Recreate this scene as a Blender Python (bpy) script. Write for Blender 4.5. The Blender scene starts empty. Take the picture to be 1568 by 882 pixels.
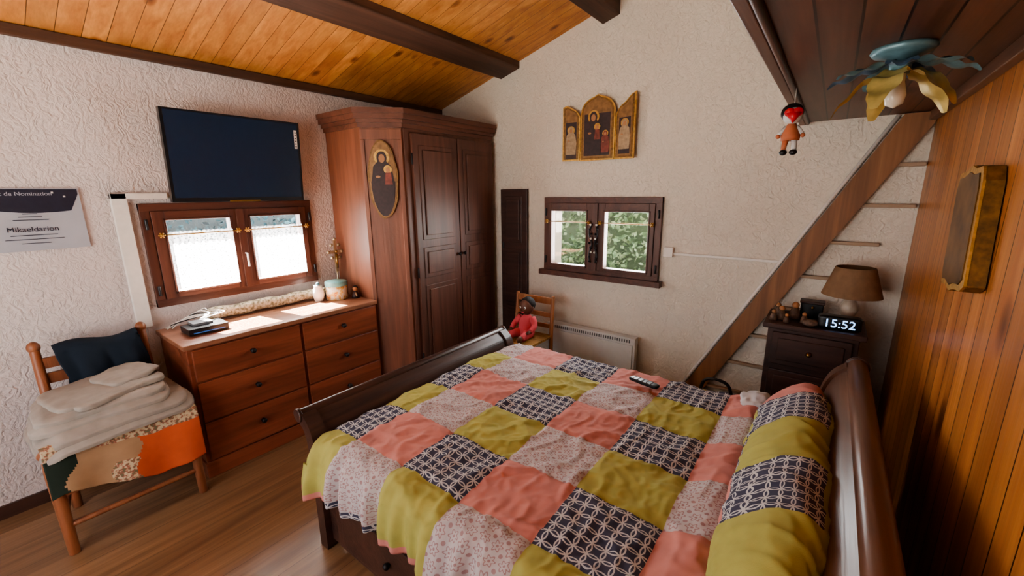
import bpy, bmesh, math, random
from mathutils import Vector, Matrix, noise
random.seed(7)
sc=bpy.context.scene
# ---------------------------------------------------------------- helpers
def lin(c):
    c=[v/255 for v in c]
    return tuple([(v/12.92 if v<=.04045 else ((v+.055)/1.055)**2.4) for v in c]+[1.0])
class NT:
    def __init__(s,name):
        s.m=bpy.data.materials.new(name);s.m.use_nodes=True
        s.t=s.m.node_tree;s.n=s.t.nodes;s.b=s.n['Principled BSDF']
        s.out=s.n['Material Output']
    def N(s,t,**k):
        n=s.n.new(t)
        for a,v in k.items(): setattr(n,a,v)
        return n
    def L(s,a,b): s.t.links.new(a,b)
    def val(s,sock,v):
        if isinstance(v,bpy.types.NodeSocket): s.L(v,sock)
        else: sock.default_value=v
    def math(s,op,a,b=None,c=None,clamp=False):
        n=s.N('ShaderNodeMath',operation=op);n.use_clamp=clamp
        s.val(n.inputs[0],a)
        if b is not None: s.val(n.inputs[1],b)
        if c is not None: s.val(n.inputs[2],c)
        return n.outputs[0]
    def obj(s): return s.N('ShaderNodeTexCoord').outputs['Object']
    def uv(s): return s.N('ShaderNodeTexCoord').outputs['UV']
    def map(s,v,scale=(1,1,1),loc=(0,0,0)):
        n=s.N('ShaderNodeMapping');s.L(v,n.inputs[0]);n.inputs['Scale'].default_value=scale;n.inputs['Location'].default_value=loc
        return n.outputs[0]
    def noise(s,v,scale=5,detail=4,dist=0,w=None,rough=.5):
        n=s.N('ShaderNodeTexNoise')
        if w is not None:
            n.noise_dimensions='4D';s.L(w,n.inputs['W'])
        s.L(v,n.inputs['Vector']);n.inputs['Scale'].default_value=scale;n.inputs['Detail'].default_value=detail
        n.inputs['Distortion'].default_value=dist;n.inputs['Roughness'].default_value=rough
        return n.outputs[0]
    def ramp(s,f,stops,const=False):
        n=s.N('ShaderNodeValToRGB');s.L(f,n.inputs[0]);r=n.color_ramp
        if const: r.interpolation='CONSTANT'
        while len(r.elements)<len(stops): r.elements.new(.5)
        for e,(p,c) in zip(r.elements,stops): e.position=p;e.color=c
        return n.outputs[0]
    def mix(s,f,a,b,mode='MIX'):
        n=s.N('ShaderNodeMix',data_type='RGBA',blend_type=mode)
        s.val(n.inputs[0],f);s.val(n.inputs[6],a);s.val(n.inputs[7],b)
        return n.outputs[2]
    def bump(s,h,st=.3,dist=.01):
        n=s.N('ShaderNodeBump');s.L(h,n.inputs['Height']);n.inputs['Strength'].default_value=st;n.inputs['Distance'].default_value=dist
        s.L(n.outputs[0],s.b.inputs['Normal'])
    def fin(s,col,rough=.5,metal=0,spec=None):
        s.val(s.b.inputs['Base Color'],col);s.b.inputs['Roughness'].default_value=rough;s.b.inputs['Metallic'].default_value=metal
        if spec is not None: s.b.inputs['Specular IOR Level'].default_value=spec
        return s.m
def flat(name,c,rough=.5,metal=0,var=.12,scale=30,spec=None):
    t=NT(name);o=t.obj();n=t.noise(o,scale,3)
    c=lin(c);d=tuple([v*(1-var) for v in c[:3]]+[1]);e=tuple([min(1,v*(1+var)) for v in c[:3]]+[1])
    return t.fin(t.ramp(n,[(.3,d),(.7,e)]),rough,metal,spec)
def wood(name,dark,light,along,w=0,across=None,knots=0,rough=.4,groove=.05,scale=1.0,pvar=.25,gd=.25,spec=.4):
    t=NT(name);o=t.obj();sv=[13*scale]*3;sv[along]=.9*scale
    wv=None
    sep=t.N('ShaderNodeSeparateXYZ');t.L(o,sep.inputs[0])
    if w:
        q=t.math('DIVIDE',sep.outputs[across],w);fl=t.math('FLOOR',q);fr=t.math('FRACT',q)
        wn=t.N('ShaderNodeTexWhiteNoise',noise_dimensions='1D');t.L(fl,wn.inputs['W'])
        wv=t.math('MULTIPLY',wn.outputs[0],37.0)
    m=t.map(o,sv);n1=t.noise(m,1,5,1.2,w=wv)
    sv2=[90*scale]*3;sv2[along]=3*scale
    n2=t.noise(t.map(o,sv2),1,3)
    D,Lc=lin(dark),lin(light);M=tuple([(a+b)/2 for a,b in zip(D,Lc)])
    c=t.ramp(n1,[(.28,D),(.5,M),(.7,Lc)])
    c=t.mix(.3,c,t.ramp(n2,[(.3,(.5,.5,.5,1)),(.65,(1,1,1,1))]),'MULTIPLY')
    h=n2
    if knots:
        ks=[5.5]*3;ks[along]=2.6
        vo=t.N('ShaderNodeTexVoronoi');t.L(t.map(o,ks),vo.inputs['Vector']);vo.inputs['Scale'].default_value=knots
        k=t.ramp(vo.outputs['Distance'],[(.05,(.12,.05,.03,1)),(.11,(.5,.35,.25,1)),(.17,(1,1,1,1))])
        c=t.mix(.8,c,k,'MULTIPLY')
    if w:
        pv=t.math('MULTIPLY_ADD',wn.outputs[0],pvar*2,1-pvar)
        cc=t.N('ShaderNodeCombineColor')
        for i in range(3): t.L(pv,cc.inputs[i])
        c=t.mix(1.0,c,cc.outputs[0],'MULTIPLY')
        e=t.math('ABSOLUTE',t.math('SUBTRACT',fr,.5))
        g=t.math('GREATER_THAN',e,.5-groove/2)
        c=t.mix(g,c,tuple([v*gd for v in D[:3]]+[1]))
        h=t.math('MULTIPLY_ADD',g,-4.0,n2)
    t.bump(h,.25,.003)
    return t.fin(c,rough,0,spec)
class B:
    def __init__(s,name): s.name=name;s.v=[];s.f=[];s.m=[];s.sm=[];s.mats=[];s.uvs={}
    def add(s,vs,fs,mat,smooth=False,M=None):
        if mat not in s.mats: s.mats.append(mat)
        k=s.mats.index(mat);o=len(s.v)
        for p in vs: s.v.append(tuple(M@Vector(p)) if M else tuple(p))
        for f in fs: s.f.append([i+o for i in f]);s.m.append(k);s.sm.append(smooth)
    def box(s,x0,x1,y0,y1,z0,z1,mat,M=None):
        vs=[(x,y,z) for x in(x0,x1) for y in(y0,y1) for z in(z0,z1)]
        s.add(vs,[(0,1,3,2),(4,6,7,5),(0,4,5,1),(2,3,7,6),(0,2,6,4),(1,5,7,3)],mat,False,M)
    def tube(s,pts,rs,mat,n=12,M=None,caps=True):
        pts=[Vector(p) for p in pts]
        if not isinstance(rs,(list,tuple)): rs=[rs]*len(pts)
        vs=[];fs=[];ref=None
        for i,p in enumerate(pts):
            t=(pts[min(i+1,len(pts)-1)]-pts[max(i-1,0)]).normalized()
            if ref is None: ref=Vector((0,0,1)) if abs(t.z)<.9 else Vector((1,0,0))
            a=t.cross(ref).normalized();b=t.cross(a).normalized()
            for k in range(n):
                an=2*math.pi*k/n;vs.append(p+(a*math.cos(an)+b*math.sin(an))*rs[i])
        for i in range(len(pts)-1):
            for k in range(n):
                fs.append((i*n+k,i*n+(k+1)%n,(i+1)*n+(k+1)%n,(i+1)*n+k))
        if caps:
            fs.append(tuple(range(n)));fs.append(tuple(range((len(pts)-1)*n,len(pts)*n)))
        s.add(vs,fs,mat,True,M)
    def sph(s,c,r,mat,n=14,M=None):
        if not isinstance(r,(list,tuple)): r=(r,r,r)
        vs=[];fs=[]
        for i in range(n+1):
            th=math.pi*i/n
            for k in range(n*2):
                ph=math.pi*k/n
                vs.append((c[0]+r[0]*math.sin(th)*math.cos(ph),c[1]+r[1]*math.sin(th)*math.sin(ph),c[2]+r[2]*math.cos(th)))
        w=n*2
        for i in range(n):
            for k in range(w): fs.append((i*w+k,i*w+(k+1)%w,(i+1)*w+(k+1)%w,(i+1)*w+k))
        s.add(vs,fs,mat,True,M)
    def lathe(s,c,prof,mat,n=24,M=None):
        vs=[];fs=[]
        for r,z in prof:
            for k in range(n):
                a=2*math.pi*k/n;vs.append((c[0]+r*math.cos(a),c[1]+r*math.sin(a),c[2]+z))
        for i in range(len(prof)-1):
            for k in range(n): fs.append((i*n+k,i*n+(k+1)%n,(i+1)*n+(k+1)%n,(i+1)*n+k))
        s.add(vs,fs,mat,True,M)
    def prism(s,poly,ax,a,b,mat,smooth=False,M=None):
        def P(p,d):
            l=list(p);l.insert(ax,d);return tuple(l)
        n=len(poly);vs=[P(p,a) for p in poly]+[P(p,b) for p in poly]
        fs=[tuple(range(n)),tuple(range(2*n-1,n-1,-1))]
        s.add(vs,fs,mat,False,M)
        s.add(vs,[(i,(i+1)%n,n+(i+1)%n,n+i) for i in range(n)],mat,smooth,M)
    def soft(s,c,size,mat,k=5,n=14,amp=0,freq=8,rot=None,fn=None,seed=0):
        bm=bmesh.new();bmesh.ops.create_cube(bm,size=2);bmesh.ops.subdivide_edges(bm,edges=bm.edges,cuts=n,use_grid_fill=True)
        vs=[]
        for v in bm.verts:
            p=v.co;q=(abs(p.x)**k+abs(p.y)**k+abs(p.z)**k)**(1/k);p=p/q
            w=Vector((p.x*size[0]/2,p.y*size[1]/2,p.z*size[2]/2))
            if amp:
                dd=noise.noise(w*freq+Vector((seed*7.1,3,seed)))+.5*noise.noise(w*freq*2.3+Vector((seed,9,1)))
                w=w+p.normalized()*amp*dd
            if fn: w=fn(w)
            if rot: w=rot@w
            vs.append(w+Vector(c))
        fs=[tuple(v.index for v in f.verts) for f in bm.faces];bm.free()
        s.add(vs,fs,mat,True)
    def grid(s,nu,nv,fn,mat,uvf=None,matf=None):
        o=len(s.v);vs=[fn(i/(nu),j/(nv)) for i in range(nu+1) for j in range(nv+1)]
        for p in vs: s.v.append(tuple(p))
        for i in range(nu):
            for j in range(nv):
                mt=matf((i+.5)/nu,(j+.5)/nv) if matf else mat
                if mt not in s.mats: s.mats.append(mt)
                ids=[(i,j),(i+1,j),(i+1,j+1),(i,j+1)]
                if uvf: s.uvs[len(s.f)]=[uvf(a/nu,b/nv) for a,b in ids]
                s.f.append([o+a*(nv+1)+b for a,b in ids]);s.m.append(s.mats.index(mt));s.sm.append(True)
    def text(s,body,size,M,mat,depth=.001):
        c=bpy.data.curves.new("t",'FONT');c.body=body;c.size=size;c.extrude=depth;c.align_x='CENTER'
        ob=bpy.data.objects.new("t",c);bpy.context.collection.objects.link(ob);bpy.context.view_layer.update()
        me=bpy.data.meshes.new_from_object(ob.evaluated_get(bpy.context.evaluated_depsgraph_get()))
        s.add([v.co.copy() for v in me.vertices],[tuple(p.vertices) for p in me.polygons],mat,False,M)
        bpy.data.objects.remove(ob);bpy.data.meshes.remove(me)
    def done(s,bevel=0,solid=0,recalc=True):
        me=bpy.data.meshes.new(s.name);me.from_pydata(s.v,[],s.f)
        for m in s.mats: me.materials.append(m)
        for p,k,q in zip(me.polygons,s.m,s.sm): p.material_index=k;p.use_smooth=q
        if s.uvs:
            ul=me.uv_layers.new(name="UVMap")
            for fi,u in s.uvs.items():
                for li,c in zip(me.polygons[fi].loop_indices,u): ul.data[li].uv=c
        me.update()
        if recalc:
            bm=bmesh.new();bm.from_mesh(me);bmesh.ops.recalc_face_normals(bm,faces=bm.faces);bm.to_mesh(me);bm.free()
        ob=bpy.data.objects.new(s.name,me);bpy.context.collection.objects.link(ob)
        if solid:
            q=ob.modifiers.new("s",'SOLIDIFY');q.thickness=solid;q.offset=-1
        if bevel:
            q=ob.modifiers.new("b",'BEVEL');q.width=bevel;q.segments=2;q.limit_method='ANGLE';q.angle_limit=math.radians(50)
        return ob
def bez(p,n=10):
    P=[Vector(a) for a in p];P=[P[0]*2-P[1]]+P+[P[-1]*2-P[-2]];out=[]
    for i in range(1,len(P)-2):
        for k in range(n):
            t=k/n;a,b,c,d=P[i-1:i+3]
            out.append(.5*((2*b)+(c-a)*t+(2*a-5*b+4*c-d)*t*t+(3*b-a-3*c+d)*t**3))
    out.append(P[-2]);return out
def RZ(a): return Matrix.Rotation(math.radians(a),4,'Z')
# ---------------------------------------------------------------- dimensions
XL,XR,YB,YF=-3.19,.36,3.08,-1.3
CZ=lambda x:2.39+.285*(x-XL)
# ---------------------------------------------------------------- materials
def plaster(name,c1,c2,st):
    t=NT(name);o=t.obj()
    v=t.N('ShaderNodeTexVoronoi',feature='SMOOTH_F1');
    wn=t.N('ShaderNodeTexNoise');t.L(o,wn.inputs['Vector']);wn.inputs['Scale'].default_value=14
    mv=t.N('ShaderNodeVectorMath',operation='MULTIPLY_ADD');t.L(wn.outputs['Color'],mv.inputs[0]);mv.inputs[1].default_value=(.12,.12,.2);t.L(o,mv.inputs[2])
    t.L(t.map(mv.outputs[0],(1,1,.4)),v.inputs['Vector']);v.inputs['Scale'].default_value=58
    n=t.noise(t.map(mv.outputs[0],(1,1,.35)),76,4,.5)
    h=t.math('ADD',t.math('MULTIPLY',v.outputs['Distance'],.8),n)
    t.bump(h,st,.013)
    big=t.noise(o,1.3,3)
    c=t.mix(t.math('MULTIPLY',n,.25),t.ramp(big,[(.3,lin(c1)),(.7,lin(c2))]),(.5,.46,.42,1),'MULTIPLY')
    return t.fin(c,.85)
M_plL=plaster("plaster_wall",(212,201,199),(226,216,214),.6)
M_plB=plaster("plaster_wall_back",(222,213,200),(232,224,211),.6)
M_ceil=wood("pine_ceiling",(176,112,58),(220,158,92),0,w=.095,across=1,knots=1.0,rough=.42,groove=.035,pvar=.12,gd=.3)
M_pineR=wood("pine_panel",(156,92,46),(200,134,76),2,w=.11,across=1,knots=.7,rough=.33,groove=.05,pvar=.18,gd=.15)
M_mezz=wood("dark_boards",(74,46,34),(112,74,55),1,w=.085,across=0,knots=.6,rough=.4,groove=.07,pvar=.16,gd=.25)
M_beamY=wood("beam_wood_y",(62,42,32),(98,68,51),1,rough=.6)
M_floor=wood("laminate_floor",(108,80,58),(150,117,87),1,w=.19,across=0,rough=.3,groove=.012,pvar=.08,gd=.5)
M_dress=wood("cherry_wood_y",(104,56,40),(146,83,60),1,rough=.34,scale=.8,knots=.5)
M_dtop=wood("cherry_top_sunlit",(126,84,64),(166,118,92),1,rough=.28,scale=.8,spec=.6)  # dresser top lightened in colour so its sun patch turns whiter
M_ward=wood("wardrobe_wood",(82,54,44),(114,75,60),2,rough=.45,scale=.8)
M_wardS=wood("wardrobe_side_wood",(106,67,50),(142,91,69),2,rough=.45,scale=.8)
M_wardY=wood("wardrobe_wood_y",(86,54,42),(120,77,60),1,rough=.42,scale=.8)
M_win=wood("window_wood",(70,42,34),(98,60,47),2,rough=.4)
M_winH=wood("window_wood_h",(70,42,34),(98,60,47),1,rough=.4)
M_bed=wood("bed_wood",(54,37,32),(84,57,48),1,rough=.36,scale=.9)
M_head=wood("headboard_wood",(86,58,45),(118,82,63),1,rough=.32,scale=.9)
M_night=wood("nightstand_wood",(50,34,31),(78,53,46),0,rough=.42)
M_chair=wood("chair_wood",(112,68,46),(152,97,67),2,rough=.4)
M_chair2=wood("small_chair_wood",(134,86,56),(172,118,80),2,rough=.4)
M_strg=wood("stair_wood",(116,78,52),(156,109,74),2,rough=.5,knots=.5)
M_tread=wood("tread_wood",(150,127,106),(176,154,132),0,rough=.6)  # tread colour pulled towards the wall to look like soft shadow
M_brass=flat("aged_brass",(150,120,70),.35,.9)
M_dark=flat("black_plastic",(18,20,24),.35)
M_screen=flat("tv_screen",(24,42,66),.22,0,.03,spec=.6)
M_white=flat("white_paint",(226,222,216),.5,0,.04)
M_gold=flat("gold_leaf",(186,146,80),.38,.7,.3,60)
M_golddk=flat("gold_dark",(116,84,42),.45,.4,.4,50)
M_bronze=flat("bronze_plaque",(106,78,48),.3,.6,.6,14)
M_icbg=flat("icon_ground",(132,98,60),.5,.2,.3,30)
M_robe=flat("icon_robe",(46,28,30),.55,0,.4,40)
M_robe2=flat("icon_robe_red",(116,52,38),.55,0,.35,40)
M_robe3=flat("icon_robe_pale",(160,136,106),.55,0,.25,40)
M_face=flat("icon_face",(166,118,80),.55,0,.1)
M_iron=flat("wrought_iron",(40,38,40),.45,.6)
g_=NT("window_glass")
tr=g_.N('ShaderNodeBsdfTransparent');mx=g_.N('ShaderNodeMixShader');gl=g_.N('ShaderNodeBsdfGlossy');gl.inputs['Roughness'].default_value=.02
mx.inputs[0].default_value=.06;g_.L(tr.outputs[0],mx.inputs[1]);g_.L(gl.outputs[0],mx.inputs[2]);g_.L(mx.outputs[0],g_.out.inputs[0]);M_glass=g_.m
# lace
t=NT("lace_curtain");o=t.obj()
v=t.N('ShaderNodeTexVoronoi');t.L(o,v.inputs['Vector']);v.inputs['Scale'].default_value=75
hole=t.math('MULTIPLY',t.math('LESS_THAN',v.outputs['Distance'],.36),.5)
tl=t.N('ShaderNodeBsdfTranslucent');tl.inputs[0].default_value=(.9,.9,.9,1);df=t.N('ShaderNodeBsdfDiffuse');df.inputs[0].default_value=(.9,.9,.9,1)
a=t.N('ShaderNodeMixShader');a.inputs[0].default_value=.6;t.L(tl.outputs[0],a.inputs[1]);t.L(df.outputs[0],a.inputs[2])
tr=t.N('ShaderNodeBsdfTransparent');b=t.N('ShaderNodeMixShader');t.L(t.math('ADD',hole,.36),b.inputs[0]);t.L(a.outputs[0],b.inputs[1]);t.L(tr.outputs[0],b.inputs[2]);t.L(b.outputs[0],t.out.inputs[0]);M_lace=t.m
# fabrics
def weave(t,st=.15):
    t.bump(t.noise(t.obj(),400,2),st,.002)
def fab(name,c,var=.08):
    t=NT(name);n=t.noise(t.obj(),14,3);c=lin(c)
    col=t.ramp(n,[(.3,tuple([x*(1-var) for x in c[:3]]+[1])),(.7,tuple([min(1,x*(1+var)) for x in c[:3]]+[1]))])
    weave(t);return t.fin(col,.85,0,.2)
M_coral=fab("fabric_coral",(196,132,124));M_green=fab("fabric_chartreuse",(168,164,94))
t=NT("fabric_navy_pattern");u=t.map(t.uv(),(7,7,1))
fr=t.N('ShaderNodeVectorMath',operation='FRACTION');t.L(u,fr.inputs[0])
def dist(cx,cy):
    d=t.N('ShaderNodeVectorMath',operation='DISTANCE');t.L(fr.outputs[0],d.inputs[0]);d.inputs[1].default_value=(cx,cy,0);return d.outputs['Value']
acc=t.math('LESS_THAN',dist(.5,.5),.10)
for cx,cy in((0,0),(1,0),(0,1),(1,1)):
    acc=t.math('MAXIMUM',acc,t.math('LESS_THAN',t.math('ABSOLUTE',t.math('SUBTRACT',dist(cx,cy),.64)),.055))
col=t.mix(acc,lin((68,68,86)),lin((192,190,190)));weave(t);M_navy=t.fin(col,.85,0,.2)
t=NT("fabric_lilac_pattern");u=t.map(t.uv(),(6,6,1))
fr=t.N('ShaderNodeVectorMath',operation='FRACTION');t.L(u,fr.inputs[0])
sp=t.N('ShaderNodeSeparateXYZ');t.L(fr.outputs[0],sp.inputs[0])
dx=t.math('SUBTRACT',sp.outputs[0],.5);dy=t.math('SUBTRACT',sp.outputs[1],.5)
rr=dist(.5,.5);an=t.math('ARCTAN2',dy,dx)
pet=t.math('MULTIPLY_ADD',t.math('COSINE',t.math('MULTIPLY',an,6.0)),.08,.30)
acc=t.math('LESS_THAN',t.math('ABSOLUTE',t.math('SUBTRACT',rr,pet)),.045)
acc=t.math('MAXIMUM',acc,t.math('LESS_THAN',rr,.09))
for cx,cy in((0,0),(1,0),(0,1),(1,1)): acc=t.math('MAXIMUM',acc,t.math('LESS_THAN',dist(cx,cy),.14))
col=t.mix(acc,lin((188,180,180)),lin((162,132,132)));weave(t);M_lilac=t.fin(col,.85,0,.2)
M_blank=fab("wool_blanket",(154,146,138),.12);M_navyc=fab("dark_jacket",(28,38,50));M_sheet=fab("white_sheet",(196,194,196))
M_orange=fab("orange_cloth",(196,94,64));M_beige=fab("beige_cloth",(166,134,104));M_dkgreen=fab("dark_green_cloth",(36,46,38))
M_pink=fab("doll_pink",(200,88,96));M_brownskin=flat("doll_skin",(96,58,42),.5);M_hair=flat("doll_hair",(24,16,14),.8)
t=NT("floral_cushion");n=t.noise(t.obj(),70,3);M_floral=t.fin(t.ramp(n,[(.38,lin((110,104,76))),(.46,lin((156,90,74))),(.52,lin((190,172,140))),(.62,lin((200,184,152)))]),.85)
M_straw=wood("rush_seat",(140,100,50),(196,156,92),0,w=.012,across=1,groove=.2,rough=.8)
# ---------------------------------------------------------------- room shell
def wall_with_hole(name,ax,pos,th,a0,a1,z0,z1,ha0,ha1,hz0,hz1,mat):
    b=B(name)
    def bx(p,q,r,s_):
        if ax==0: b.box(min(pos,pos+th),max(pos,pos+th),p,q,r,s_,mat)
        else: b.box(p,q,min(pos,pos+th),max(pos,pos+th),r,s_,mat)
    bx(a0,ha0,z0,z1);bx(ha1,a1,z0,z1);bx(ha0,ha1,z0,hz0);bx(ha0,ha1,hz1,z1)
    return b.done()
wall_with_hole("wall_left",0,XL,-.12,YF-.2,YB+.3,-.1,2.42,.70,1.63,.98,1.535,M_plL)
wall_with_hole("wall_back",1,YB,.22,XL-.12,XR+.2,-.1,3.6,-1.93,-.99,.965,1.535,M_plB)
b=B("wall_right");b.box(XR,XR+.15,YF-.2,YB,-.1,1.99,M_pineR);b.box(XR,XR+.15,YF-.2,YB,1.99,3.6,M_plB);b.done()
wall_with_hole("wall_front",1,YF,-.15,XL-.12,XR+.2,-.1,3.6,-2.6,-.6,.5,2.2,M_plL)
b=B("floor");b.box(XL-.12,XR+.2,YF-.2,YB+.3,-.1,0,M_floor);b.done()
b=B("ceiling")
b.prism([(XL-.3,CZ(XL-.3)),(XR+.25,CZ(XR+.25)),(XR+.25,CZ(XR+.25)+.12),(XL-.3,CZ(XL-.3)+.12)],1,YF-.25,YB+.3,M_ceil);b.done()
def beam(x0,x1,drop):
    b=B("ceiling_beam");b.prism([(x0,CZ(x0)-drop),(x1,CZ(x1)-drop),(x1,CZ(x1)+.01),(x0,CZ(x0)+.01)],1,YF,YB,M_beamY);return b.done(bevel=.006)
beam(-2.43,-2.23,.052);beam(-1.49,-1.36,.10);beam(-.5,-.36,.1)
b=B("trim_1");b.box(XL,XL+.03,YF,YB,2.34,CZ(XL)+.003,M_beamY);b.done(bevel=.004)
b=B("baseboard_left");b.box(XL,XL+.015,YF,YB,0,.07,M_bed);b.done()
b=B("baseboard_back");b.box(XL,XR,YB-.015,YB,0,.07,M_bed);b.done()
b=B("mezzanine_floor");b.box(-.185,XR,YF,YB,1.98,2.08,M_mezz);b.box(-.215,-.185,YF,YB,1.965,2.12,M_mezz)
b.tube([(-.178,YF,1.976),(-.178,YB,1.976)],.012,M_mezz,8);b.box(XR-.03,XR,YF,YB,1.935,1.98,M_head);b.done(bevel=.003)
# stair against the back wall
b=B("staircase")
b.prism([(-.824,0),(.235,1.975),(.355,1.975),(.355,1.925),(-.70,0)],1,YB-.045,YB-.003,M_strg)
for i in range(8):
    z=.24+.212*i;x=-.70+(z/1.93)*1.055-.02
    x1=min(x+.24,XR-.005)
    if x1-x>.03: b.box(x,x1,YB-.035,YB-.003,z-.010,z+.010,M_tread)
b.done(bevel=.004)
b=B("trim_2");b.tube([(-.842,YB-.012,0.0),(.215,YB-.012,1.975)],.012,M_white,6);b.done()
b=B("cable_trunking");b.box(-.88,-.21,YB-.018,YB-.002,1.155,1.172,M_white);b.box(-.935,-.87,YB-.035,YB-.002,1.14,1.21,M_white);b.done(bevel=.003)
# ---------------------------------------------------------------- windows
def window(name,ax,pos,inn,a0,a1,z0,z1,glasses,gz0,gz1,lace,sill):
    b=B(name)
    def bx(p,q,d0,d1,r,s_,m):
        d0,d1=pos+inn*d0,pos+inn*d1;lo,hi=min(d0,d1),max(d0,d1)
        if ax==0: b.box(lo,hi,p,q,r,s_,m)
        else: b.box(p,q,lo,hi,r,s_,m)
    w=.045
    bx(a0,a0+w,-.06,.03,z0,z1,M_win);bx(a1-w,a1,-.06,.03,z0,z1,M_win);bx(a0,a1,-.06,.031,z1-w,z1,M_winH);bx(a0,a1,-.06,.031,z0,z0+w,M_winH)
    if sill: bx(a0-.03,a1+.03,0,.07,z0-.03,z0+.012,M_winH)
    mid=(glasses[0][1]+glasses[1][0])/2
    for (g0,g1),(s0,s1) in zip(glasses,((a0+w,mid),(mid,a1-w))):
        bx(s0+.002,g0,-.02,.04,z0+w,z1-w,M_win);bx(g1,s1-.002,-.02,.04,z0+w,z1-w,M_win)
        bx(g0,g1,-.02,.04,gz1,z1-w,M_winH);bx(g0,g1,-.02,.04,z0+w,gz0,M_winH)
        bx(g0,g1,.005,.009,gz0,gz1,M_glass)
        for e0,e1 in((g0-.012,g0),(g1,g1+.012)): bx(e0,e1,.04,.046,gz0-.012,gz1+.012,M_winH)
        bx(g0-.012,g1+.012,.04,.046,gz1,gz1+.012,M_winH);bx(g0-.012,g1+.012,.04,.046,gz0-.012,gz0,M_winH)
        rz=gz1-.085
        def P(a,dd,z): return (pos+inn*dd,a,z) if ax==0 else (a,pos+inn*dd,z)
        b.tube([P(g0-.035,.06,rz),P(g1+.035,.06,rz)],.004,M_brass,8)
        for e in(g0-.035,g1+.035):
            b.sph(P(e,.06,rz),.009,M_gold,8)
            for k in range(6):
                an=k*math.pi/3
                b.sph(P(e+.013*math.cos(an),.062,rz+.013*math.sin(an)),.005,M_gold,6)
            b.tube([P(e,.04,rz),P(e,.06,rz)],.005,M_brass,6)
        if lace:
            def fn(u,v,g0=g0,g1=g1):
                a=g0-.005+u*(g1-g0+.01);z=gz0+v*(rz+.012-gz0)
                dz=.008*abs(math.sin(u*math.pi*9)) if v<.01 else 0
                if v>.99: dz=.006*abs(math.sin(u*math.pi*14))
                return P(a,.055+.008*math.sin(u*60)*(1-.4*v),z+dz)
            b.grid(90,12,fn,M_lace)
    bx(mid-.022,mid+.022,.04,.052,z0+w,z1-w,M_win)
    if ax==0: b.tube([(pos+.05,mid,1.22),(pos+.075,mid,1.22),(pos+.078,mid,1.13)],.006,M_white,8)
    else:
        for s_ in(-1,1):
            b.tube(bez([(mid+s_*.018,pos-.06,1.36),(mid+s_*.034,pos-.07,1.28),(mid+s_*.012,pos-.065,1.2),(mid+s_*.03,pos-.07,1.12),(mid+s_*.02,pos-.065,1.05)],5),.007,M_iron,6)
            for k in range(9): b.sph((mid+s_*(.024+.010*math.sin(k*1.9)),pos-.07,1.35-.036*k),.009,M_iron if k%3 else M_white,7)
    for zz in(z0+.1,z1-.12):
        for aa in(a0+.02,a1-.02): b.tube([P(aa,.036,zz-.03),P(aa,.036,zz+.03)],.008,M_dark,8)
    return b.done(bevel=.003)
window("window_1",0,XL,1,.655,1.655,.945,1.56,[(.765,1.10),(1.225,1.56)],1.03,1.46,True,False)
window("window_2",1,YB,-1,-1.955,-.965,.94,1.56,[(-1.875,-1.555),(-1.395,-1.055)],1.01,1.45,False,True)
b=B("trim_3");b.box(XL+.002,XL+.03,.545,.615,.84,1.62,M_white);b.box(XL+.002,XL+.03,.545,.80,1.585,1.62,M_white);b.done(bevel=.004)
# narrow door
b=B("door_1");x0,x1=-2.425,-2.135;YD=YB-.004
b.box(x0,x1,YD-.03,YD,.06,1.63,M_night)
for z0,z1 in((.12,.60),(.66,1.10),(1.16,1.57)):
    b.box(x0+.05,x1-.05,YD-.038,YD-.028,z0,z1,M_night);b.box(x0+.075,x1-.075,YD-.048,YD-.036,z0+.03,z1-.03,M_night)
b.box(x0+.02,x0+.035,YD-.04,YD-.02,1.1,1.16,M_dark);b.done(bevel=.004)
# radiator
b=B("electric_radiator");M_rad=flat("radiator_white",(206,208,208),.4,0,.03);M_radd=flat("radiator_grille",(96,98,102),.5)
b.box(-1.87,-1.08,2.985,3.04,.15,.455,M_rad);b.box(-1.87,-1.08,2.975,3.05,.445,.50,M_rad)
for k in range(38): b.box(-1.85+k*.0195,-1.84+k*.0195,2.971,2.978,.460,.485,M_radd)
b.box(-1.86,-1.10,2.978,2.986,.17,.44,M_rad);b.box(-1.5,-1.45,3.04,YB-.005,.2,.4,M_rad)
b.done(bevel=.006)
# ---------------------------------------------------------------- television
b=B("television");Mt=Matrix.Translation((-3.06,1.18,1.825))@Matrix.Rotation(math.radians(5),4,'Y')
b.box(-.02,.018,-.385,.385,-.26,.26,M_dark,Mt);b.box(.018,.021,-.37,.37,-.235,.25,M_screen,Mt);b.box(-.06,-.02,-.25,.25,-.18,.15,M_dark,Mt)
b.box(.016,.022,-.09,.09,-.262,-.252,M_brass,Mt);b.box(.0215,.0225,.345,.365,.09,.21,M_white,Mt)
for k in range(6): b.box(.0223,.0228,.349,.361,.10+k*.018,.106+k*.018,M_dark,Mt)
b.box(-3.185,-3.07,1.08,1.28,1.78,1.88,M_dark);b.done(bevel=.003)
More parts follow.
